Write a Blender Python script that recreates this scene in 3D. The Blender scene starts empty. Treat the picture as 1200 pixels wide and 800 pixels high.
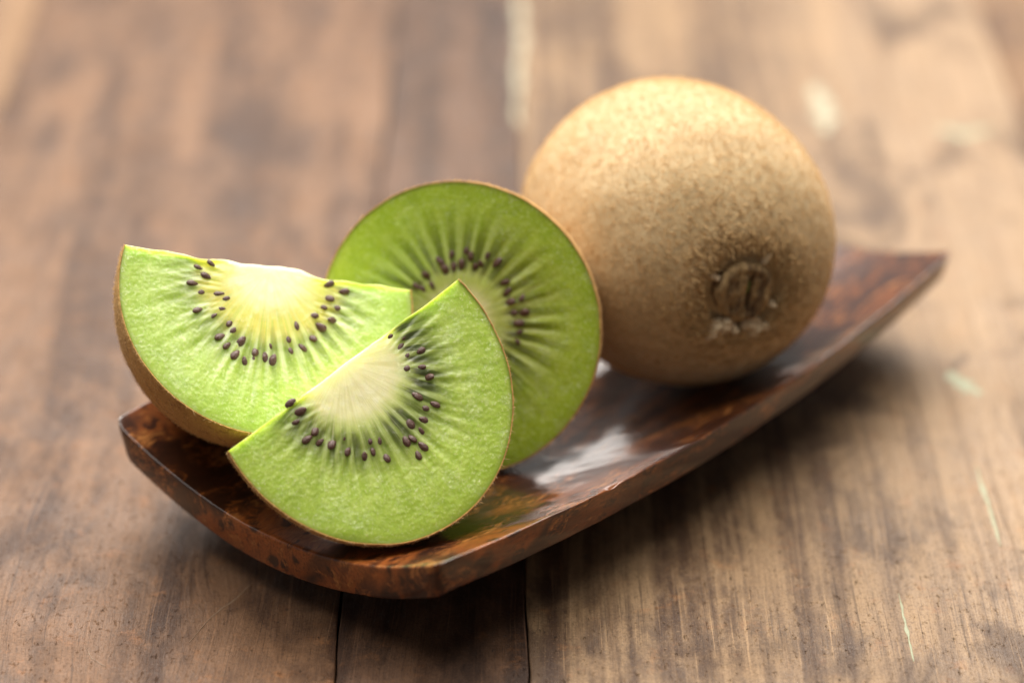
import bpy, bmesh, math, random
import numpy as np
from mathutils import Vector, Matrix, noise as mnoise

random.seed(7); rng = np.random.default_rng(7)
SC = bpy.context.scene
COL = SC.collection
S = 0.0112                       # all measurements below are in "cm" of the layout; S turns them into metres (fruit ~4.7 cm across)

# ------------------------------------------------------------------ camera
PITCH = math.radians(28.7); DIST = 46.0; FPX = 3333.0      # FPX: focal length in photo pixels (1200 wide)
FW = np.array([0, math.cos(PITCH), -math.sin(PITCH)]); RT = np.array([1., 0, 0]); UP = np.cross(RT, FW)
CAM = -DIST * FW
cd = bpy.data.cameras.new('camera'); cam = bpy.data.objects.new('camera', cd); COL.objects.link(cam)
cam.location = Vector(CAM * S); cam.rotation_euler = (math.pi/2 - PITCH, 0, 0)
cd.sensor_width = 36; cd.lens = 36 * FPX / 1200; cd.clip_start = 0.01; cd.clip_end = 50
cd.dof.use_dof = True; cd.dof.focus_distance = 38.7 * S; cd.dof.aperture_fstop = 7.0; cd.dof.aperture_blades = 9
SC.camera = cam

# ------------------------------------------------------------------ light
w = bpy.data.worlds.new('World'); SC.world = w; w.use_nodes = True
w.node_tree.nodes['Background'].inputs[0].default_value = (1.0, 0.95, 0.9, 1)
w.node_tree.nodes['Background'].inputs[1].default_value = 0.17
def area(name, loc, target, sx, sy, power, col):
    l = bpy.data.lights.new(name, 'AREA'); l.shape = 'RECTANGLE'; l.size = sx; l.size_y = sy; l.energy = power; l.color = col
    o = bpy.data.objects.new(name, l); COL.objects.link(o); o.location = loc
    o.rotation_euler = (Vector(target) - Vector(loc)).to_track_quat('-Z', 'Y').to_euler(); return o
area('window_light', (-0.08, 0.70, 0.80), (0, -0.02, 0.02), 1.00, 0.66, 22.0, (1.0, 0.95, 0.885))
area('overhead_softbox', (-0.04, 0.08, 0.82), (0, -0.03, 0.02), 1.10, 0.65, 12.3, (1.0, 0.95, 0.87))
SC.view_settings.view_transform = 'Standard'; SC.view_settings.look = 'None'
SC.view_settings.exposure = 0.12; SC.view_settings.gamma = 1
SC.render.engine = 'CYCLES'; SC.cycles.use_denoising = True
SC.cycles.max_bounces = 8; SC.cycles.sample_clamp_indirect = 6

# ------------------------------------------------------------------ helpers
def ray(px, py):
    d = FW*FPX + RT*(px-600) + UP*(400-py); return d/np.linalg.norm(d)
def on_plane(px, py, C, n):
    r = ray(px, py); return CAM + r*((np.asarray(C)-CAM) @ n)/(r @ n)
def on_table(px, py): return on_plane(px, py, (0, 0, 0), np.array([0, 0, 1.]))
def mesh(name, V, Fc, mat=None, smooth=True):
    me = bpy.data.meshes.new(name)
    me.from_pydata([tuple(map(float, v)) for v in np.asarray(V)*S], [], [tuple(map(int, f)) for f in Fc])
    if mat: me.materials.append(mat)
    if smooth: me.polygons.foreach_set('use_smooth', [True]*len(me.polygons))
    me.update(); return me
def link(name, data, parent=None, mat4=None):
    o = bpy.data.objects.new(name, data); COL.objects.link(o)
    if parent: o.parent = parent
    if mat4 is not None: o.matrix_local = mat4
    return o
def tag(o, label=None, cat=None, group=None, kind=None):
    if label: o['label'] = label
    if cat: o['category'] = cat
    if group: o['group'] = group
    if kind: o['kind'] = kind
    return o
def fn(x, y, z, s=1.0, off=0.0): return mnoise.noise(Vector((x*s+off, y*s+off*.7, z*s-off)))
def grid_faces(nr, nc, wrap=False, base=0, flip=False):
    f = []
    for j in range(nr-1):
        for i in range(nc if wrap else nc-1):
            a = base+j*nc+i; b = base+j*nc+(i+1) % nc; c = b+nc; d = a+nc
            f.append((d, c, b, a) if flip else (a, b, c, d))
    return f

class NT:
    def __init__(self, name):
        self.m = bpy.data.materials.new(name); self.m.use_nodes = True; self.t = self.m.node_tree
        self.b = self.t.nodes['Principled BSDF']
    def node(self, typ, **kw):
        n = self.t.nodes.new(typ)
        for k, v in kw.items(): setattr(n, k, v)
        return n
    def put(self, sock, v):
        if v is None: return
        if hasattr(v, 'is_output') or isinstance(v, bpy.types.NodeSocket): self.t.links.new(v, sock)
        else: sock.default_value = v
    def set(self, **kw):
        for k, v in kw.items(): self.put(self.b.inputs[k.replace('_', ' ')], v)
    def math(self, op, a, b=None, c=None, clamp=False):
        n = self.node('ShaderNodeMath', operation=op, use_clamp=clamp)
        for i, v in enumerate((a, b, c)): self.put(n.inputs[i], v)
        return n.outputs[0]
    def step(self, x, lo, hi, a=0., b=1.):        # smoothstep
        n = self.node('ShaderNodeMapRange', interpolation_type='SMOOTHSTEP')
        for i, v in enumerate((x, lo, hi, a, b)): self.put(n.inputs[i], v)
        return n.outputs[0]
    def mix(self, f, a, b, blend='MIX'):
        n = self.node('ShaderNodeMix', data_type='RGBA', blend_type=blend)
        self.put(n.inputs[0], f)
        for s_, v in ((n.inputs[6], a), (n.inputs[7], b)): self.put(s_, (*v, 1) if isinstance(v, tuple) and len(v) == 3 else v)
        return n.outputs[2]
    def noise(self, vec, scale, detail=3, rough=.55, dist=0.):
        n = self.node('ShaderNodeTexNoise'); self.put(n.inputs['Vector'], vec)
        n.inputs['Scale'].default_value = scale; n.inputs['Detail'].default_value = detail
        n.inputs['Roughness'].default_value = rough; n.inputs['Distortion'].default_value = dist
        return n.outputs[0]
    def voronoi(self, vec, scale, feature='F1', rnd=1.):
        n = self.node('ShaderNodeTexVoronoi', feature=feature); self.put(n.inputs['Vector'], vec)
        n.inputs['Scale'].default_value = scale; n.inputs['Randomness'].default_value = rnd
        return n.outputs[0]
    def obj(self, scale=1/S):
        tc = self.node('ShaderNodeTexCoord'); mp = self.node('ShaderNodeMapping')
        self.put(mp.inputs[0], tc.outputs['Object']); mp.inputs['Scale'].default_value = (scale,)*3
        return mp.outputs[0]
    def mapv(self, vec, scale=(1, 1, 1), loc=(0, 0, 0), rot=(0, 0, 0)):
        mp = self.node('ShaderNodeMapping'); self.put(mp.inputs[0], vec)
        mp.inputs['Scale'].default_value = scale; mp.inputs['Location'].default_value = loc; mp.inputs['Rotation'].default_value = rot
        return mp.outputs[0]
    def xyz(self, vec):
        n = self.node('ShaderNodeSeparateXYZ'); self.put(n.inputs[0], vec); return n.outputs
    def comb(self, x, y, z):
        n = self.node('ShaderNodeCombineXYZ')
        for i, v in enumerate((x, y, z)): self.put(n.inputs[i], v)
        return n.outputs[0]
    def bump(self, h, strength, dist, normal=None):
        n = self.node('ShaderNodeBump'); n.inputs['Strength'].default_value = strength; n.inputs['Distance'].default_value = dist*S
        self.put(n.inputs['Height'], h)
        if normal is not None: self.put(n.inputs['Normal'], normal)
        return n.outputs[0]

# ------------------------------------------------------------------ tabletop
def plank_material(name, pale, dark, mid, stripe, seed, wear, rough, warpk=1.1, fade=None, orange=.5):
    n = NT(name); v = n.obj(); x0, y0, z0 = n.xyz(v)
    v = n.mapv(v, loc=(seed*7.3, seed*3.1, 0))
    M, A_, Sb = (lambda p, q: n.math('MULTIPLY', p, q)), (lambda p, q: n.math('ADD', p, q)), (lambda p, q: n.math('SUBTRACT', p, q))
    warp = n.noise(n.mapv(v, (1, .25, 1)), .5, 2)
    x, y, z = n.xyz(v)
    xw = A_(x, M(Sb(warp, .5), warpk))
    g1 = n.noise(n.comb(M(xw, stripe), M(y, .06), 0.), 1.0, 3, .55)           # growth-ring stripes
    g2 = n.noise(n.comb(M(xw, 9.), M(y, .22), 0.), 1.0, 4, .65)               # fine grain
    g3 = n.noise(n.comb(M(xw, 45.), M(y, 2.2), 0.), 1.0, 3, .65)              # pores
    blot = n.noise(v, .75, 5, .65, .4); blot2 = n.noise(n.mapv(v, (1.5, .8, 1)), 2.2, 6, .7, .3)
    grit = n.noise(v, 22., 4, .75); speck = n.noise(n.mapv(v, (13, 6, 9)), 1., 5, .72)
    c = n.mix(n.step(A_(g1, M(Sb(blot2, .5), .25)), .40, .60), dark, pale)
    c = n.mix(M(n.step(g2, .42, .66), .55), c, mid)
    if fade: c = n.mix(M(n.step(A_(x0, M(Sb(blot, .5), 4.)), fade[0], fade[1]), .75), c, n.mix(n.step(g2, .35, .65), fade[2], fade[3]))
    c = n.mix(M(n.step(blot2, .48, .68), wear), c, tuple(min(1, k*1.4) for k in pale))
    c = n.mix(M(n.step(n.noise(v, 2.0, 6, .72), .55, .68), orange), c, (.31, .13, .045))       # worn-through patches
    stain = n.noise(n.mapv(v, (.55, .28, 1)), 1., 5, .62, .8)
    c = n.mix(M(n.step(stain, .50, .66), .72), c, tuple(k*f for k, f in zip(dark, (.62, .62, .80))))
    c = n.mix(M(n.step(stain, .46, .32), .35), c, tuple(min(1, k*1.35) for k in pale))
    line = n.noise(n.comb(M(xw, 26.), M(y, .35), 3.), 1.0, 2, .5)
    c = n.mix(M(n.step(line, .60, .72), .45), c, tuple(min(1, k*1.7) for k in pale))
    c = n.mix(M(n.step(line, .40, .28), .55), c, tuple(k*.6 for k in dark))
    c = n.mix(M(n.step(g3, .52, .72), .55), c, tuple(k*.5 for k in dark))
    c = n.mix(M(n.step(grit, .50, .66), .55), c, tuple(k*.45 for k in mid))
    c = n.mix(M(n.step(grit, .46, .30), .30), c, tuple(min(1, k*1.6) for k in pale))
    c = n.mix(n.step(speck, .63, .70), c, (.022, .014, .009))                                  # dents and dirt
    h = A_(M(g2, .7), A_(M(g3, .45), A_(M(blot2, 1.3), M(grit, .35))))
    h = A_(h, M(n.step(speck, .58, .72), -.8))
    n.set(Base_Color=c, Roughness=n.step(A_(blot, M(grit, .35)), .45, .95, rough-.10, rough+.16), Normal=n.bump(h, .65, .032), Specular_IOR_Level=.30)
    return n.m
tabletop = link('tabletop', None); tag(tabletop, 'worn brown wooden plank tabletop under the dish', None, kind='structure')
tabletop['kind'] = 'structure'
M_left = plank_material('wood_reddish', (.185, .099, .052), (.060, .028, .0145), (.112, .056, .028), .9, 1, .38, .48)
M_mid = plank_material('wood_dark', (.130, .068, .038), (.036, .018, .011), (.074, .037, .021), 1.2, 2, .16, .50, orange=.25)
M_right = plank_material('wood_tan', (.265, .168, .090), (.070, .036, .019), (.165, .096, .049), 2.6, 3, .22, .52, .30, (3.2, 8.0, (.30, .198, .118), (.42, .295, .190)), .35)
M_far = plank_material('wood_far', (.24, .142, .074), (.105, .052, .026), (.175, .095, .048), 1.6, 4, .4, .52)
planks = {}
def plank(x0, x1, mat, dz, tone):
    y0, y1, th = -30., 46., 2.2
    nx, ny = max(6, int((x1-x0)*3)), 150
    bm = bmesh.new()
    bmesh.ops.create_cube(bm, size=1)
    for v in bm.verts:
        v.co = Vector(((x0+x1)/2 + v.co.x*(x1-x0), (y0+y1)/2 + v.co.y*(y1-y0), -th/2 + v.co.z*th))
    # cut into strips along the length so that the edges can waver
    for k in range(1, ny):
        y = y0 + (y1-y0)*k/ny
        bmesh.ops.bisect_plane(bm, geom=bm.verts[:]+bm.edges[:]+bm.faces[:], plane_co=(0, y, 0), plane_no=(0, 1, 0))
    for v in bm.verts:
        v.co.x += .05*fn(v.co.x*.02, v.co.y, 0, .5, round(v.co.x*.4)) + .03*fn(v.co.x*.05, v.co.y, 0, 2.2, tone)
        v.co *= S
    bmesh.ops.bevel(bm, geom=[e for e in bm.edges if abs(e.verts[0].co.y-e.verts[1].co.y) > 1e-6 and len(e.link_faces) == 2 and e.calc_face_angle(0) > .8], offset=.028*S, segments=3, affect='EDGES', profile=.5)
    me = bpy.data.meshes.new('plank'); bm.to_mesh(me); bm.free(); me.materials.append(mat)
    me.polygons.foreach_set('use_smooth', [False]*len(me.polygons))
    o = link('plank', me, tabletop); o.location.z = dz*S; return o
G = .009
PL = [plank(-19, -9.7-G, M_far, -.02, 1), plank(-9.7+G, -2.37-G, M_left, 0, 2), plank(-2.37+G, .2-G, M_mid, -.012, 3),
      plank(.2+G, 9.6-G, M_right, 0, 4), plank(9.6+G, 20, M_far, -.015, 5)]

def flat_mat(name, col, rough):
    n = NT(name); v = n.obj(); f = n.noise(v, 14, 4, .7)
    n.set(Base_Color=n.mix(f, tuple(k*.7 for k in col), tuple(min(1, k*1.25) for k in col)), Roughness=rough, Normal=n.bump(f, .4, .02)); return n.m
M_paint = flat_mat('old_green_paint', (.30, .31, .20), .6)
M_white = flat_mat('old_cream_paint', (.34, .31, .21), .6)
M_scr = flat_mat('scratched_wood', (.22, .14, .085), .5)
def fleck(name, pts, wid, mat, parent, seed, lift=.012):
    """irregular thin flake of old paint / scraped wood following table points"""
    P = [on_table(*p) for p in pts]; V = []; n = 26
    cum = np.linspace(0, len(P)-1, n)
    for q in cum:
        i = min(int(q), len(P)-2); f = q-i; c = P[i]*(1-f)+P[i+1]*f; d = P[i+1]-P[i]; d /= np.linalg.norm(d); nn = np.array([-d[1], d[0], 0])
        e = math.sin(math.pi*(q/(len(P)-1)))**.5
        wl = wid*e*(.55+.9*fn(q*4, seed, 0)); wr = wid*e*(.55+.9*fn(q*4, seed, 7.7))
        wl, wr = max(wl, .004), max(wr, .004)
        V += [c+nn*wl+[0, 0, .001], c+[0, 0, lift], c-nn*wr+[0, 0, .001]]
    o = link(name, mesh(name, V, grid_faces(n, 3), mat), parent); o.location.z = -parent.location.z+.0004*S; return o
fleck('paint_fleck', [(1143, 545), (1158, 590), (1173, 640)], .045, M_paint, PL[3], 1)
fleck('paint_fleck', [(1053, 695), (1062, 735), (1071, 775)], .035, M_paint, PL[3], 2)
fleck('paint_fleck', [(1112, 435), (1128, 452), (1150, 462)], .28, M_paint, PL[3], 3)
fleck('paint_fleck', [(955, 100), (966, 128), (968, 155)], .32, M_white, PL[3], 4)
fleck('paint_fleck', [(1095, 150), (1130, 158), (1170, 150)], .18, M_paint, PL[3], 6)
fleck('paint_fleck', [(607, -20), (611, 40), (606, 90), (607, 150)], .15, M_white, PL[3], 8)
fleck('scratch', [(222, 752), (248, 722), (278, 700), (296, 682)], .022, M_scr, PL[1], 9)
fleck('scratch', [(100, 757), (108, 772), (124, 781)], .016, M_scr, PL[1], 10)

# ------------------------------------------------------------------ dish
DP = dict(cx=.605, cy=-2.789, th=math.radians(49.842), L=6.10, W=3.14, bu=.022, bv=.332, hu=.518, hv=.988, z0=.551, huv=-.248, T=.510, tu=.004, tv=-.008, skew=-.01, taper=.073, twist=.045)
def dish_pt(u, v, k=0.):
    d = DP; x = u*(d['L']-k)+d['bu']*u*(1-v*v)+d['skew']*v; y = v*(d['W']-k)+d['bv']*v*(1-u*u)+d['taper']*u*v
    z = d['z0']+d['hu']*u*u+d['hv']*v*v+d['huv']*u*u*v*v+d['tu']*u+d['tv']*v+d['twist']*u*v
    rho = .12 if (u < 0 and v < 0) else .20
    ex, ey = d['L']*(abs(u)-1)+rho, d['W']*(abs(v)-1)+rho
    if ex > 0 and ey > 0:                       # rounded plan corners
        k_ = max(ex, ey)/math.hypot(ex, ey); x -= math.copysign(ex*(1-k_), u); y -= math.copysign(ey*(1-k_), v)
    c, s = math.cos(d['th']), math.sin(d['th'])
    return np.array([d['cx']+c*x-s*y, d['cy']+s*x+c*y, z])
def dish_material():
    n = NT('lacquered_coconut_wood'); v = n.obj()
    v = n.mapv(v, rot=(0, 0, -DP['th'])); x, y, z = n.xyz(v)
    M, A_ = (lambda p, q: n.math('MULTIPLY', p, q)), (lambda p, q: n.math('ADD', p, q))
    Sb1 = lambda q: n.math('SUBTRACT', 1.0, q)
    wv = n.noise(v, .8, 3, .6); wv2 = n.noise(v, 2.6, 4, .65)
    xx = A_(x, M(wv, .8)); yy = A_(y, M(wv, .8))
    sp = n.voronoi(n.comb(A_(M(xx, 2.6), M(wv2, 1.4)), A_(M(yy, 4.6), M(wv2, 1.4)), M(z, 3.)), 1., 'F1')
    fib = n.noise(n.comb(M(xx, 2.4), M(yy, 8.), M(z, 6.)), 1., 6, .75)
    fin = n.noise(n.comb(M(xx, 7.), M(yy, 30.), M(z, 20.)), 1., 3, .6)
    zone = n.noise(v, .55, 3, .55, .6)
    patch = n.noise(n.comb(M(xx, 1.1), M(yy, 2.4), M(z, 2.2)), 1., 5, .62)
    u_ = M(A_(x, 1.74), 1/6.05); left_ = n.step(A_(u_, M(wv, .4)), .02, -.42)
    lng = n.noise(n.comb(M(xx, .55), M(yy, 3.4), M(z, 3.)), 1., 5, .7)
    spots = n.step(A_(sp, M(wv2, .35)), .42, .62)                                  # dark blotches on amber
    streak = n.step(A_(M(fib, .65), M(fin, .35)), .44, .60)
    amb = n.math('MAXIMUM', M(M(spots, left_), n.step(zone, .46, .58)), M(M(streak, n.step(patch, .45, .57)), n.step(left_, 0., 1., .75, 1.)))
    amb = n.math('MAXIMUM', amb, M(M(n.step(lng, .50, .64), .55), Sb1(left_)))
    amb = M(amb, n.step(fin, .22, .62, .35, 1.))
    c = n.mix(amb, (.028, .0085, .0042), (.36, .100, .019))
    c = n.mix(M(amb, n.step(A_(M(fib, .6), M(patch, .5)), .56, .72)), c, (.56, .25, .07))
    c = n.mix(n.step(lng, .62, .36, .0, .35), c, (.075, .021, .009))
    n.set(Base_Color=c, Roughness=.40, Normal=n.bump(fib, .12, .02), Specular_IOR_Level=.25)
    n.set(Coat_Weight=1., Coat_Roughness=n.step(n.noise(v, 2., 4, .6), .3, .8, .08, .13), Coat_IOR=1.5, Coat_Normal=n.bump(wv2, .10, .03))
    return n.m
def build_dish():
    nu, nv = 121, 65; V = []; U = np.linspace(-1, 1, nu); W_ = np.linspace(-1, 1, nv)
    for u in U:
        for v in W_: V.append(dish_pt(u, v))
    top = grid_faces(nu, nv, flip=True); B = len(V)
    for u in U:
        for v in W_:
            q = dish_pt(u, v, .066); q[2] = max(q[2]-DP['T']*(1-.12*u), .004); V.append(q)
    bot = grid_faces(nu, nv, base=B)
    loop = [(i, 0) for i in range(nu)]+[(nu-1, j) for j in range(1, nv)]+[(i, nv-1) for i in range(nu-2, -1, -1)]+[(0, j) for j in range(nv-2, 0, -1)]
    ix = [i*nv+j for i, j in loop]; side = []
    for a, b in zip(ix, ix[1:]+ix[:1]): side.append((a, a+B, b+B, b))
    V = np.array(V)
    me = mesh('serving_dish', V, top+bot+side, dish_material())
    bm = bmesh.new(); bm.from_mesh(me); bmesh.ops.recalc_face_normals(bm, faces=bm.faces[:])
    ed = [e for e in bm.edges if len(e.link_faces) == 2 and e.calc_face_angle(0) > .6]
    bmesh.ops.bevel(bm, geom=ed, offset=.045*S, segments=3, affect='EDGES', profile=.55)
    # hand-carved unevenness along the rim and a chipped place on the long edge
    chip = on_chip
    for v in bm.verts:
        p = np.array(v.co)/S
        k = .018*fn(*p, .9, 3)+.006*fn(*p, 4., 9)
        dd = np.linalg.norm((p-chip)*np.array([1, 1, 1.3]))
        if p[2] > .02: v.co.z += k*S
        if dd < .16: v.co.z -= (.16-dd)*.28*S*(1+.8*fn(*p, 22, 5))
    bm.to_mesh(me); bm.free()
    for pl in me.polygons: pl.use_smooth = True
    o = link('serving_dish', me)
    return tag(o, 'dark glossy lacquered wooden dish with upturned corners holding the kiwi fruit', 'dish')
# nearest rim point to photo pixel (716,563)
def rim_near(px, py):
    best = None
    for u in np.linspace(-1, 1, 400):
        q = dish_pt(u, -1); d = q-CAM; zz = d@FW; e = (600+FPX*(d@RT)/zz-px)**2+(400-FPX*(d@UP)/zz-py)**2
        if best is None or e < best[0]: best = (e, q)
    return best[1]
on_chip = rim_near(716, 565)
dish = build_dish()

# ------------------------------------------------------------------ kiwi materials
def flesh_material(name, a, b, c, N, L):
    """solid kiwi texture in the fruit's own axes: cream core, fibres, seed pockets between pale rays, green pulp. L holds the look of the piece"""
    n = NT(name); v = n.obj(); x, y, z = n.xyz(v)
    M, A_, Sb = (lambda p, q: n.math('MULTIPLY', p, q)), (lambda p, q: n.math('ADD', p, q)), (lambda p, q: n.math('SUBTRACT', p, q))
    xa = n.math('DIVIDE', x, a); yb = n.math('DIVIDE', y, b); za = n.math('DIVIDE', z, c)
    r0 = A_(M(xa, xa), M(yb, yb))
    ya = Sb(yb, M(L['y0']/b, n.math('MAXIMUM', Sb(1.0, r0), 0.)))             # core sits off the middle
    rho = n.math('SQRT', A_(M(xa, xa), M(ya, ya)))
    prof = n.math('SQRT', n.math('MAXIMUM', Sb(1.0, M(za, za)), .05))
    r = n.math('DIVIDE', rho, prof)
    rs = n.math('MAXIMUM', rho, .01); ct = n.math('DIVIDE', xa, rs); st = n.math('DIVIDE', ya, rs)
    th = n.math('ARCTAN2', ya, xa)
    ang = lambda k, kr, det=3, ro=.6: n.noise(n.comb(M(ct, k), M(st, k), M(r, kr)), 1., det, ro)
    wob = ang(3., 2., 2); fine = ang(34., 2.2, 3, .65); mid_ = ang(10., 1.4); sect = ang(1.7, .8, 2)
    ray_ = n.math('COSINE', A_(M(th, float(N)), A_(L['phase'], M(wob, 4.5))))
    ray_ = A_(ray_, A_(M(Sb(fine, .5), 1.3), M(Sb(mid_, .5), 1.6)))
    pulp = n.noise(v, 5., 4, .6); grainy = n.noise(v, 30., 3, .7); cellv = n.noise(v, 15., 3, .6)
    rr = A_(r, A_(M(Sb(fine, .5), .07), M(Sb(mid_, .5), .13)))
    g0, g1 = L['green']
    outer = n.mix(n.step(pulp, .30, .70), g0, g1)
    outer = n.mix(M(n.step(r, .75, .98), .5), outer, tuple(k*f for k, f in zip(g0, (.86, .92, .5))))
    outer = n.mix(M(n.step(A_(M(grainy, .65), M(cellv, .35)), .50, .66), .50), outer, (.68, .76, .34))
    outer = n.mix(M(M(n.step(fine, .52, .72), n.step(r, .99, .60)), .40), outer, L['raycol'])
    outer = n.mix(M(n.step(mid_, .50, .68), .28), outer, tuple(k*.72 for k in g0))
    zi, z0, z1 = L['zone']
    zone = M(M(n.step(rr, zi-.04, zi+.06), n.step(rr, z0, z1, 1., 0.)), n.step(sect, .36, .62, L['sect'], 1.))
    pocket = M(zone, A_(L['flat'], M(1-L['flat'], n.step(ray_, -.5, .5, 1., 0.))))
    col = n.mix(M(pocket, L['dark']), outer, n.mix(n.step(rr, zi+.02, z1), L['pocket'], tuple(k*.55 for k in g0)))
    ro0, ro1, rk = L['rays']
    rays = M(M(n.step(ray_, .15, 1.1), n.step(rr, .26, .34)), n.step(rr, ro0, ro1, 1., 0.))
    col = n.mix(M(rays, rk), col, L['raycol'])
    # fine pale fibres fanning out of the core
    fib = M(M(n.step(fine, .50, .72), n.step(rr, .24, .32)), n.step(rr, .40, .66, 1., 0.))
    col = n.mix(M(fib, L['fib']), col, (.74, .76, .44))
    ring = M(n.step(rr, .16, .28), n.step(rr, L['ring'], L['ring']+.14, 1., 0.))
    col = n.mix(M(ring, n.step(fine, .3, .7, L['ringk']*.4, L['ringk'])), col, L['yellow'])
    core = n.step(A_(rr, M(Sb(fine, .5), .05)), L['core']-L['soft'], L['core']+.03, 1., 0.)
    col = n.mix(core, col, n.mix(n.step(r, .02, L['core']), n.mix(n.step(fine, .35, .65), (.82, .77, .47), (.91, .87, .60)), n.mix(n.step(fine, .35, .65), (.76, .74, .36), (.88, .85, .52))))
    col = n.mix(n.step(r, .972, .997), col, (.24, .36, .015))
    tiny = n.noise(v, 60., 2, .6)
    h = A_(M(M(fine, n.step(r, .25, .5)), 1.3), A_(M(cellv, .7), A_(M(grainy, .5), M(tiny, .25))))
    n.set(Base_Color=col, Roughness=.40, Normal=n.bump(h, .16, .016), Specular_IOR_Level=.45)
    n.set(Subsurface_Weight=.8, Subsurface_Radius=(.9, 1.0, .35), Subsurface_Scale=.36*S)
    wet = n.step(A_(M(n.noise(v, 2.2, 3, .6), .7), M(cellv, .3)), .50, .60, .04, 1.)
    n.set(Coat_Weight=wet, Coat_Roughness=.09, Coat_Normal=n.bump(A_(M(cellv, 1.2), A_(M(fine, .9), M(grainy, .6))), .9, .03))
    return n.m
def skin_material(name, base, dark, light, sheen=.35, stem=None):
    n = NT(name); v = n.obj()
    a = n.noise(v, 1.1, 4, .6); b = n.noise(v, 6.5, 4, .6); c_ = n.noise(v, 30., 3, .7)
    col = n.mix(n.step(a, .35, .65), base, tuple(k*.85 for k in base))
    col = n.mix(n.math('MULTIPLY', n.step(b, .50, .66), .75), col, dark)
    col = n.mix(n.math('MULTIPLY', n.step(c_, .52, .72), .6), col, light)
    if stem:
        zz = n.xyz(v)[2]; f = n.step(n.math('ADD', zz, n.math('MULTIPLY', n.math('SUBTRACT', a, .5), 1.6)), .6, 2.4)
        col = n.mix(n.math('MULTIPLY', f, .42), col, n.mix(n.step(b, .42, .62), stem, tuple(k*.5 for k in stem)))
    h = n.math('ADD', b, n.math('MULTIPLY', c_, .6))
    n.set(Base_Color=col, Roughness=.82, Normal=n.bump(h, .55, .06), Specular_IOR_Level=.25, Sheen_Weight=sheen, Sheen_Roughness=.5, Sheen_Tint=(1., .8, .55, 1))
    return n.m
def seed_material():
    n = NT('seed_husk'); v = n.obj(); f = n.noise(v, 30, 3, .6)
    n.set(Base_Color=n.mix(f, (.035, .014, .011), (.16, .070, .048)), Roughness=.42, Normal=n.bump(f, .8, .03), Coat_Weight=.3, Coat_Roughness=.2); return n.m
def hair_material():
    n = NT('fuzz_hair'); n.set(Base_Color=(.66, .47, .25, 1), Roughness=.6, Specular_IOR_Level=.3)
    tr = n.node('ShaderNodeBsdfTranslucent'); tr.inputs[0].default_value = (.70, .46, .20, 1); mx = n.node('ShaderNodeMixShader'); mx.inputs[0].default_value = .45
    n.t.links.new(n.b.outputs[0], mx.inputs[1]); n.t.links.new(tr.outputs[0], mx.inputs[2]); n.t.links.new(mx.outputs[0], n.t.nodes['Material Output'].inputs[0]); return n.m
M_seed = seed_material(); M_hair = hair_material()
M_skin = skin_material('peel_cut', (.54, .31, .095), (.30, .145, .038), (.68, .45, .18), .12)
M_wskin = skin_material('peel_whole', (.66, .50, .29), (.56, .385, .19), (.74, .59, .37), .6, (.40, .265, .105))

def seed_mesh():
    V = []; F_ = []; nr, nc = 9, 12
    for j in range(nr):
        t = math.pi*j/(nr-1); zz = -math.cos(t); rr = math.sin(t)*(1-.22*zz)
        for i in range(nc):
            p = 2*math.pi*i/nc; V.append((.084*zz, .048*rr*math.cos(p)*(1+.12*math.sin(3*p+2*zz)), .038*rr*math.sin(p)))
    return mesh('seed', V, grid_faces(nr, nc, True), M_seed)
SEED = seed_mesh()
def hairs(name, P, Nn, T, lmin, lmax, wid, parent, mat4, lay):
    V = []; F_ = []
    for p, n_, t in zip(P, Nn, T):
        L = random.uniform(lmin, lmax); a = random.gauss(0, .7); b = np.cross(n_, t); td = t*math.cos(a)+b*math.sin(a)
        d1 = n_*(1-lay)+td*lay*random.uniform(.4, 1.3); d1 /= np.linalg.norm(d1); d2 = d1+td*random.uniform(-.2, .9)+n_*random.uniform(-.5, .1); d2 /= np.linalg.norm(d2)
        sd = np.cross(d1, [random.gauss(0, 1) for _ in range(3)]); sd /= (np.linalg.norm(sd)+1e-9); sd *= wid/2
        k = len(V); m = p+d1*L*.5; e = m+d2*L*.5
        V += [p-n_*.01-sd, p-n_*.01+sd, m+sd*.8, m-sd*.8, e]; F_ += [(k, k+1, k+2, k+3), (k+3, k+2, k+4)]
    o = link(name, mesh(name, V, F_, M_hair, False), parent, mat4); tag(o, kind='stuff'); return o

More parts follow.
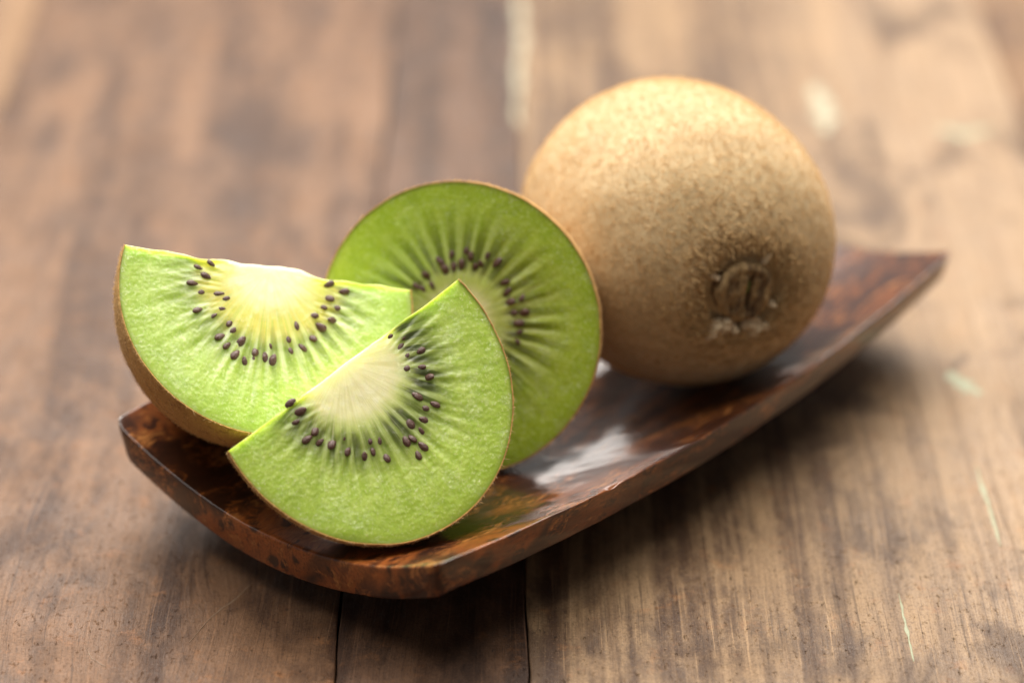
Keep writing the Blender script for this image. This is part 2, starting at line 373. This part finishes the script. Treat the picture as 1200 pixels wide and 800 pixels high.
# ------------------------------------------------------------------ cut kiwi pieces
def frame(C, A, B, n):
    m = Matrix.Identity(4)
    for i, ax in enumerate((A, -np.asarray(B), n)):
        for k in range(3): m[k][i] = ax[k]
    return m
def cut_kiwi(name, label, cat, group, g, look, seeds_px, hair_n, clip=None, bumps=0.):
    a, b, c, d, t = g['a'], g['b'], g['c'], g.get('d'), g.get('t')
    C = np.array(g['C']); A = np.array(g['A']); B = np.array(g['B']); n = np.array(g['n'])
    A /= np.linalg.norm(A); n = n-A*(A@n); n /= np.linalg.norm(n); B = -np.cross(n, A)
    base = np.array(g['base'])
    root = link(name, None); root.location = Vector(base*S); root.empty_display_size = .01
    tag(root, label, cat, group)
    mt = Matrix.Translation(Vector((C-base)*S)) @ frame(C, A, B, n)
    sd0 = random.random()*50
    def lump(ph, z): return 1+.010*fn(math.cos(ph)*1.3, math.sin(ph)*1.3, z*.5, 1, sd0)+.004*fn(math.cos(ph)*5, math.sin(ph)*5, z*1.5, 1, sd0)
    ss = lambda z: math.sqrt(max(0, 1-(z/c)**2))
    wedge = d is not None
    zmax = (c*math.sqrt(max(0, 1-(d/b)**2))*.985 if wedge else c*.999)
    if t: zmax = min(zmax, t)
    NJ = 40; zs = [zmax*math.sin(math.pi/2*j/(NJ-1)) for j in range(NJ)]
    NA = 420
    def arc_angles(z):
        if not wedge: return [2*math.pi*i/NA for i in range(NA)]
        q = math.asin(max(-1, min(1, d/(b*max(ss(z), 1e-6))))) if d/(b*max(ss(z), 1e-6)) < 1 else math.pi/2
        lo, hi = math.pi-q, 2*math.pi+q           # from left tip, round the bottom, to right tip
        return [lo+(hi-lo)*i/(NA-1) for i in range(NA)]
    def arc_row(z, k):
        s = ss(z); return [(a*s*k*math.cos(p)*lump(p, z), (b*s*k*math.sin(p)*lump(p, z)), -z) for p in arc_angles(z)]
    def clipv(V):
        if clip is None: return V
        V = np.array(V, float); W = C+V[:, :1]*A-V[:, 1:2]*B+V[:, 2:]*n
        pc, pn = clip; dist = (W-pc)@pn; m = dist < .02
        W[m] += (.02-dist[m])[:, None]*pn
        Q = W-C; return np.stack([Q@A, -(Q@B), Q@n], 1)
    # ---- flesh
    KF = .993; V = []; F_ = []
    rim = arc_row(0, KF)
    cutx = lambda x, z: bumps*(.05*fn(x, z, 0, 1.3, sd0)+.022*fn(x, z, 0, 4., sd0+3)+.02*math.exp(-(x/.55)**2)-.03*math.exp(-((x+.98)/.2)**2)-.035*math.exp(-((x-.75)/.2)**2))
    NC = 160
    if wedge:
        xl, xr = rim[0][0], rim[-1][0]; yl, yr = rim[0][1], rim[-1][1]
        chord = []
        for k in range(1, NC):
            f = k/NC; x = xr+(xl-xr)*f; e = min(1, 8*f*(1-f)); chord.append((x, yr+(yl-yr)*f+cutx(x, 0)*e, 0.))
        loop = rim+chord; O = (0., -.25*b)
    else: loop = rim; O = (0., 0.)
    NL = len(loop); NR = 130
    for j in range(NR):
        f = (j+.4)/(NR-.6)
        for (x, y, z) in loop: 
            X = O[0]+(x-O[0])*f; Y = O[1]+(y-O[1])*f
            r = math.hypot(X/a, Y/b); th = math.atan2(Y, X)
            fall = min(1, (1-f)*18)
            zon = max(0, min(1, (r-.30)/.1))*max(0, min(1, (.90-r)/.35))
            zz = .024*zon*fn(math.cos(th)*13, math.sin(th)*13, r*2.2, 1, sd0)+.004*fn(X, Y, 0, 8, sd0)+.016*fn(X, Y, 0, 1.5, sd0)
            zz += -.022*zon*zon+.006*fn(X, Y, 0, 22, sd0)*max(0, min(1, (r-.4)/.2))
            if r > .93: zz -= ((r-.93)/.06)**2*.02
            V.append((X, Y, zz*fall))
    F_ += grid_faces(NR, NL, True, flip=False); F_.append(tuple(range(NL))[::1])
    # outer wall
    o0 = len(V); wrapA = not wedge
    for z in zs: V += arc_row(z, KF)
    F_ += grid_faces(NJ, NA, wrapA, base=o0, flip=True)
    if wedge:
        c0 = len(V)
        for z in zs:
            row = arc_row(z, KF); xl, yl, _ = row[0]; xr, yr, _ = row[-1]
            for k in range(NC+1):
                f = k/NC; x = xr+(xl-xr)*f; e = min(1, 8*f*(1-f)); V.append((x, yr+(yl-yr)*f+cutx(x, z)*e, -z))
        F_ += grid_faces(NJ, NC+1, base=c0, flip=True)
        last = [o0+(NJ-1)*NA+i for i in range(NA)]+[c0+(NJ-1)*(NC+1)+k for k in range(1, NC)]
        F_.append(tuple(reversed(last)))
    else: F_.append(tuple(reversed([o0+(NJ-1)*NA+i for i in range(NA)])))
    fme = mesh('flesh', clipv(V), F_, flesh_material('kiwi_flesh', a, b, c, g['N'], look))
    bm = bmesh.new(); bm.from_mesh(fme); bmesh.ops.remove_doubles(bm, verts=bm.verts[:], dist=2e-7); bmesh.ops.recalc_face_normals(bm, faces=bm.faces[:]); bm.to_mesh(fme); bm.free()
    for e in fme.edges: pass
    flesh = link('flesh', fme, root, mt)
    # ---- peel: a thin shell outside the flesh
    V = []; inner = []
    for j, z in enumerate(zs):
        ro = arc_row(z, 1.0015); ri = arc_row(z, .9935)
        if j == 0:
            ro = [(x, y, .003+.016*fn(x, y, 0, 6, sd0+9)) for x, y, _ in ro]; ri = [(x, y, .004) for x, y, _ in ri]
        V += ro; inner += ri
    nO = len(V); V = V+inner
    Fs = grid_faces(NJ, NA, wrapA, base=0, flip=True)+grid_faces(NJ, NA, wrapA, base=nO)
    rng_i = range(NA if wrapA else NA-1)
    Fs += [(i, (i+1) % NA, nO+(i+1) % NA, nO+i) for i in rng_i]
    if wedge:
        for j in range(NJ-1):
            for i in (0, NA-1):
                q = (j*NA+i, (j+1)*NA+i, nO+(j+1)*NA+i, nO+j*NA+i); Fs.append(q if i == 0 else q[::-1])
    Fs += [(nO+(NJ-1)*NA+i, nO+(NJ-1)*NA+(i+1) % NA, (NJ-1)*NA+(i+1) % NA, (NJ-1)*NA+i) for i in rng_i]
    V = clipv(V)
    sme = mesh('peel', V, Fs, M_skin)
    bm = bmesh.new(); bm.from_mesh(sme); bmesh.ops.recalc_face_normals(bm, faces=bm.faces[:]); bm.to_mesh(sme); bm.free()
    link('peel', sme, root, mt)
    # ---- fuzz
    V = np.array(V); P = []; Nn = []; T = []
    for _ in range(hair_n):
        j = int(min(NJ-1, random.uniform(0, NJ-2))); i = random.randrange(NA)
        p = V[j*NA+i]; nr = np.array([p[0]/a**2, p[1]/b**2, p[2]/c**2]); nr /= np.linalg.norm(nr)
        P.append(p); Nn.append(nr); tz = np.array([0, 0, 1.])*random.choice((-1, 1, 1)); tt = tz-nr*(tz@nr); T.append(tt/(np.linalg.norm(tt)+1e-9))
    hairs('fuzz', P, Nn, T, .02, .085, .0065, root, mt, .72)
    ids = [random.randrange(NA) for _ in range(46)]; P = [V[i] for i in ids]; Nn = [np.array([q[0]/a**2, q[1]/b**2, 0.])/np.linalg.norm([q[0]/a**2, q[1]/b**2]) for q in P]
    hairs('stray_hair', P, Nn, [np.array([0, 0, 1.])]*len(P), .03, .12, .0055, root, mt, .55)
    # ---- seeds
    for k, (px, py, sink) in enumerate(seeds_px):
        q = on_plane(px, py, C, n)-C; x, y = q@A, -(q@B)
        ang = math.atan2(y, x)+random.gauss(0, .22); s = random.uniform(.82, 1.15)
        m = Matrix.Translation(Vector((x, y, -.029-.024*sink+random.uniform(-.004, .008)))*S) @ Matrix.Rotation(ang+math.pi, 4, 'Z') @ Matrix.Rotation(random.gauss(0, .25), 4, 'Y') @ Matrix.Rotation(random.uniform(-.6, .6), 4, 'X') @ Matrix.Diagonal((s, s*random.uniform(.9, 1.1), s, 1))
        link('seed', SEED, flesh, m)
    return root

def crop(pts, ox, oy, sc): return [(ox+p[0]/sc, oy+p[1]/sc, p[2] if len(p) > 2 else 0) for p in pts]
L_seeds = crop([(175,120),(255,98),(222,173),(137,219),(205,275,1),(300,284),(353,320),(175,385),(313,385),(268,422,.3),(375,466),(403,515),(310,553),(355,605,.8),(443,583),(405,665),(463,705,.4),(533,645,.4),(525,700,.9),(592,682),(640,700),(627,610,.3),(735,565,.4),(750,635,.3),(788,488),(828,623,.2),(885,562),(940,493),(892,425,.2),(955,367),(1012,452),(992,313),(1085,272),(993,225,.3),(1035,375,1)], 200, 290, 5.332)
F_seeds = crop([(50,432),(105,478),(77,540),(142,632),(212,648),(280,655),(190,582,1),(347,614,.3),(365,698),(485,635),(535,640),(505,697),(460,727),(578,732),(685,640),(722,627),(782,670),(752,717),(708,543,.3),(790,525,1),(775,590,1),(848,440),(790,458,.9),(750,395),(812,290),(770,235),(680,243),(605,212,1),(690,178,.5),(770,143),(655,125,.8),(675,60,.2),(600,75,.6)], 330, 380, 4.705)
H_seeds = crop([(275,315,.3),(302,288),(296,325,.3),(318,315),(350,275),(370,265,.2),(365,235,.5),(390,260),(413,240,.4),(440,260),(480,255),(500,305),(513,355),(545,345,.9),(548,383,.8),(535,408),(330,245,.8),(455,238,.7),(285,300,.6),(505,330,.8),(520,383,.9),(340,262,.7),(425,268,.6),(312,300,.8),(540,432,.9),(530,455,1),(400,228,.9)], 360, 190, 2.163)
# orientation and size of each cut face were solved from its outline; depth from where it touches the dish
HALF = dict(C=(-.771, -4.537, 2.697), A=(.98, -.186, .074), B=(0, -.369, -.929), n=(-.2, -.911, .361), a=2.078, b=2.112, c=1.6, base=(-.68, -4.3, .60), N=34)
LEFT = dict(C=(-3.389, -5.385, 3.684), A=(.953, .162, -.256), B=(-.034, -.783, -.621), n=(.301, -.601, .741), a=2.095, b=2.074, d=.418, c=2.7, base=(-4.2, -4.5, 1.3), N=36)
FRONT = dict(C=(-2.037, -6.999, 3.147), A=(.773, .498, .393), B=(.614, -.431, -.661), n=(.159, -.752, .639), a=2.004, b=2.219, d=.372, c=2.2, t=1.05, base=(-1.86, -7.3, 1.0), N=38)
LOOK_H = dict(phase=1.3, y0=.12, green=((.345, .47, .024), (.43, .54, .050)), zone=(.33, .46, .88), sect=.7, flat=.22, dark=.80, pocket=(.026, .036, .010), rays=(.5, .9, .48), raycol=(.58, .66, .28), fib=.35, ring=.30, ringk=.5, yellow=(.55, .56, .22), core=.27, soft=.10)
LOOK_L = dict(phase=2.2, y0=.40, green=((.38, .54, .080), (.50, .645, .16)), zone=(.42, .54, .80), sect=.5, flat=.25, dark=.75, pocket=(.13, .17, .045), rays=(.55, .86, .70), raycol=(.68, .76, .42), fib=.5, ring=.42, ringk=.9, yellow=(.74, .64, .12), core=.36, soft=.16)
LOOK_F = dict(phase=.4, y0=.40, green=((.375, .52, .060), (.49, .62, .125)), zone=(.40, .54, .74), sect=.6, flat=.6, dark=.97, pocket=(.040, .052, .018), rays=(.50, .85, .34), raycol=(.62, .72, .30), fib=.5, ring=.36, ringk=.35, yellow=(.66, .64, .26), core=.40, soft=.10)
hn = np.array(HALF['n']); hn /= np.linalg.norm(hn)
cut_kiwi('kiwi_half', 'kiwi half with full round green cut face leaning against the whole brown kiwi', 'kiwi', None, HALF, LOOK_H, H_seeds, 5000)
fn_ = np.array(FRONT['n']); fn_ /= np.linalg.norm(fn_)
cut_kiwi('kiwi_wedge', 'kiwi wedge with yellowish core and wide brown peel showing below its cut face', 'kiwi', 'kiwi wedges on the dish', LEFT, LOOK_L, L_seeds, 9000, clip=(np.array(HALF['C']), hn), bumps=1.)
cut_kiwi('kiwi_wedge', 'kiwi wedge with pale cream core leaning on the other wedge at the dish corner', 'kiwi', 'kiwi wedges on the dish', FRONT, LOOK_F, F_seeds, 5000, bumps=.35)

# ------------------------------------------------------------------ whole kiwi
def whole_kiwi():
    C = np.array([2.476, -2.026, 2.995]); R, H = 2.235, 2.40
    ax = .372*RT-.405*UP-.835*FW; ax /= np.linalg.norm(ax)
    X = np.cross(UP, ax); X /= np.linalg.norm(X); Y = np.cross(ax, X)
    base = np.array([2.90, -2.05, .76])
    root = link('whole_kiwi', None); root.location = Vector(base*S); root.empty_display_size = .01
    tag(root, 'whole fuzzy brown kiwi fruit with dry stem end, uncut, on the dish', 'kiwi')
    mt = Matrix.Translation(Vector((C-base)*S)) @ frame(C, X, -Y, ax)
    nr, nc = 220, 360; V = []
    def surf(t, p):
        cx = math.cos(t); rr = math.sin(t)
        e = 2.25; k = (abs(cx)**e+abs(rr)**e)**(-1/e)
        x, y, z = R*rr*k*math.cos(p), R*rr*k*math.sin(p), H*cx*k
        x *= 1.012; y *= .988
        f = 1+.026*fn(x, y, z, .38, 3.3)+.006*fn(x, y, z, 1.3, 8)+.0022*fn(x, y, z, 6., 1)
        q = math.hypot(x, y)
        if z > 0: z -= .16*math.exp(-(q/.62)**2)+.17*math.exp(-((q-.55)/.075)**2)-.04*math.exp(-((q-.85)/.3)**2)
        return np.array([x*f, y*f, z*f])
    for j in range(nr):
        for i in range(nc): V.append(surf(.004+(math.pi-.008)*j/(nr-1), 2*math.pi*i/nc))
    F_ = grid_faces(nr, nc, True, flip=True)+[tuple(range(nc))[::-1], tuple(range((nr-1)*nc, nr*nc))]
    me = mesh('peel', V, F_, M_wskin)
    bm = bmesh.new(); bm.from_mesh(me); bmesh.ops.recalc_face_normals(bm, faces=bm.faces[:]); bm.to_mesh(me); bm.free()
    link('peel', me, root, mt)
    P = []; Nn = []; T = []
    for _ in range(70000):
        zz = random.uniform(-1, 1); t = math.acos(zz); p = random.uniform(0, 2*math.pi)
        q = surf(t, p)
        if q[2] > 0 and math.hypot(q[0], q[1]) < .60: continue
        n_ = np.array([q[0]/R**2, q[1]/R**2, q[2]/H**2]); n_ /= np.linalg.norm(n_); tz = np.array([.25, .1, 1.]); tt = tz-n_*(tz@n_)
        P.append(q); Nn.append(n_); T.append(tt/np.linalg.norm(tt))
    hairs('fuzz', P, Nn, T, .03, .10, .009, root, mt, .74)
    # woody stem button in its hollow, with torn papery sepals
    n = NT('stem_wood'); v = n.obj(); f = n.noise(n.mapv(v, (7, 1.6, 3)), 1., 4, .7); f2 = n.noise(v, 10, 3, .6)
    n.set(Base_Color=n.mix(n.step(f, .35, .65), (.075, .040, .016), n.mix(f2, (.27, .165, .065), (.43, .295, .135))), Roughness=.85, Normal=n.bump(f, 1., .06)); M_but = n.m
    n = NT('dry_sepal'); v = n.obj(); f = n.noise(v, 6, 4, .7)
    n.set(Base_Color=n.mix(f, (.34, .235, .13), (.70, .57, .38)), Roughness=.85, Normal=n.bump(f, .8, .05)); M_sep = n.m
    n = NT('green_stem_scar'); n.set(Base_Color=(.10, .16, .025, 1), Roughness=.6); M_scar = n.m
    n = NT('matted_hair'); n.set(Base_Color=(.40, .25, .10, 1), Roughness=.7); M_mat = n.m
    zt = surf(0.15, 0)[2]
    V = []; nr2, nc2 = 26, 72
    for j in range(nr2):
        f = j/(nr2-1)
        for i in range(nc2):
            p = 2*math.pi*i/nc2; rad = (.47+.05*fn(math.cos(p), math.sin(p), 0, 1.7, 4)+.015*fn(math.cos(p), math.sin(p), 0, 7, 4))*min(1, f*1.12)
            x, y = rad*math.cos(p), rad*math.sin(p)
            z = .17*(1-max(0, (f-.70)/.30)**2)-.09*math.exp(-((x-.06)/.05)**2)*(1 if abs(y) < .25 else .3)-.04*math.exp(-((x+.16)/.035)**2)
            z += .045*fn(x*1.6, y*.7, 0, 5, 6)+.03*fn(x*3, y, 0, 7, 16)+.02*fn(x, y, 0, 22, 3)-.05*math.exp(-((rad-.30)/.03)**2)*(.5+fn(math.cos(p), math.sin(p), 0, 3, 2))
            V.append((x, y, zt-.05+z-(.16 if f > .93 else 0)))
    link('stem_button', mesh('stem_button', V, grid_faces(nr2, nc2, True, flip=True), M_but), root, mt)
    V = []
    for j in range(5):
        for i in range(14):
            p = 2*math.pi*i/14; f = (j+.05)/4; V.append((.065+.035*f*math.cos(p), .06+.10*f*math.sin(p), zt+.05-.03*f*f+.01*fn(i, j, 0, 1.3)))
    link('stem_scar', mesh('stem_scar', V, grid_faces(5, 14, True, flip=True), M_scar), root, mt)
    def crown(q): return H*(max(0, 1-(q/R)**2.25))**(1/2.25)-.16*math.exp(-(q/.62)**2)+.04*math.exp(-((q-.85)/.3)**2)
    for k, (ang, dist, sx, sy) in enumerate(((-118, .70, .13, .17), (-106, .56, .12, .15), (-92, .62, .07, .10), (-64, .62, .15, .19), (-50, .74, .08, .12), (-22, .54, .05, .10), (158, .54, .05, .12), (62, .55, .05, .10))):
        an = math.radians(ang); V = []; nj, ni = 11, 26
        cx, cy = dist*math.cos(an), dist*math.sin(an)
        for j in range(nj):
            for i in range(ni):
                p = 2*math.pi*i/ni; f = (j+.05)/(nj-1); e = 1+.55*fn(math.cos(p)*1.6, math.sin(p)*1.6, k*5, 1)+.25*fn(math.cos(p)*5, math.sin(p)*5, k*5, 1)
                lx = sx*f*math.cos(p)*e; ly = sy*f*math.sin(p)*e
                x = cx+ly*math.cos(an)-lx*math.sin(an); y = cy+ly*math.sin(an)+lx*math.cos(an)
                V.append((x, y, crown(math.hypot(x, y))+.06*(1-f**4)+.07*fn(x, y, k, 9)*(1-f*f)+.03*fn(x, y, k, 25)-.03*f))
        link('sepal', mesh('sepal', V, grid_faces(nj, ni, True, flip=True), M_sep), root, mt)
    # coarse dark fuzz matted round the hollow
    P = []; Nn = []; T = []
    for _ in range(1300):
        p = random.uniform(0, 2*math.pi); q = abs(random.gauss(0, .35))+.66; t = math.asin(min(.95, q/R/1.02)); g = surf(t, p)
        n_ = np.array([g[0]/R**2, g[1]/R**2, g[2]/H**2]); n_ /= np.linalg.norm(n_); tt = np.array([-g[0], -g[1], 0]); tt -= n_*(tt@n_); P.append(g); Nn.append(n_); T.append(tt/np.linalg.norm(tt))
    hb = hairs('matted_fuzz', P, Nn, T, .08, .2, .02, root, mt, .7)
    hb.data.materials.clear(); hb.data.materials.append(M_mat)
whole_kiwi()
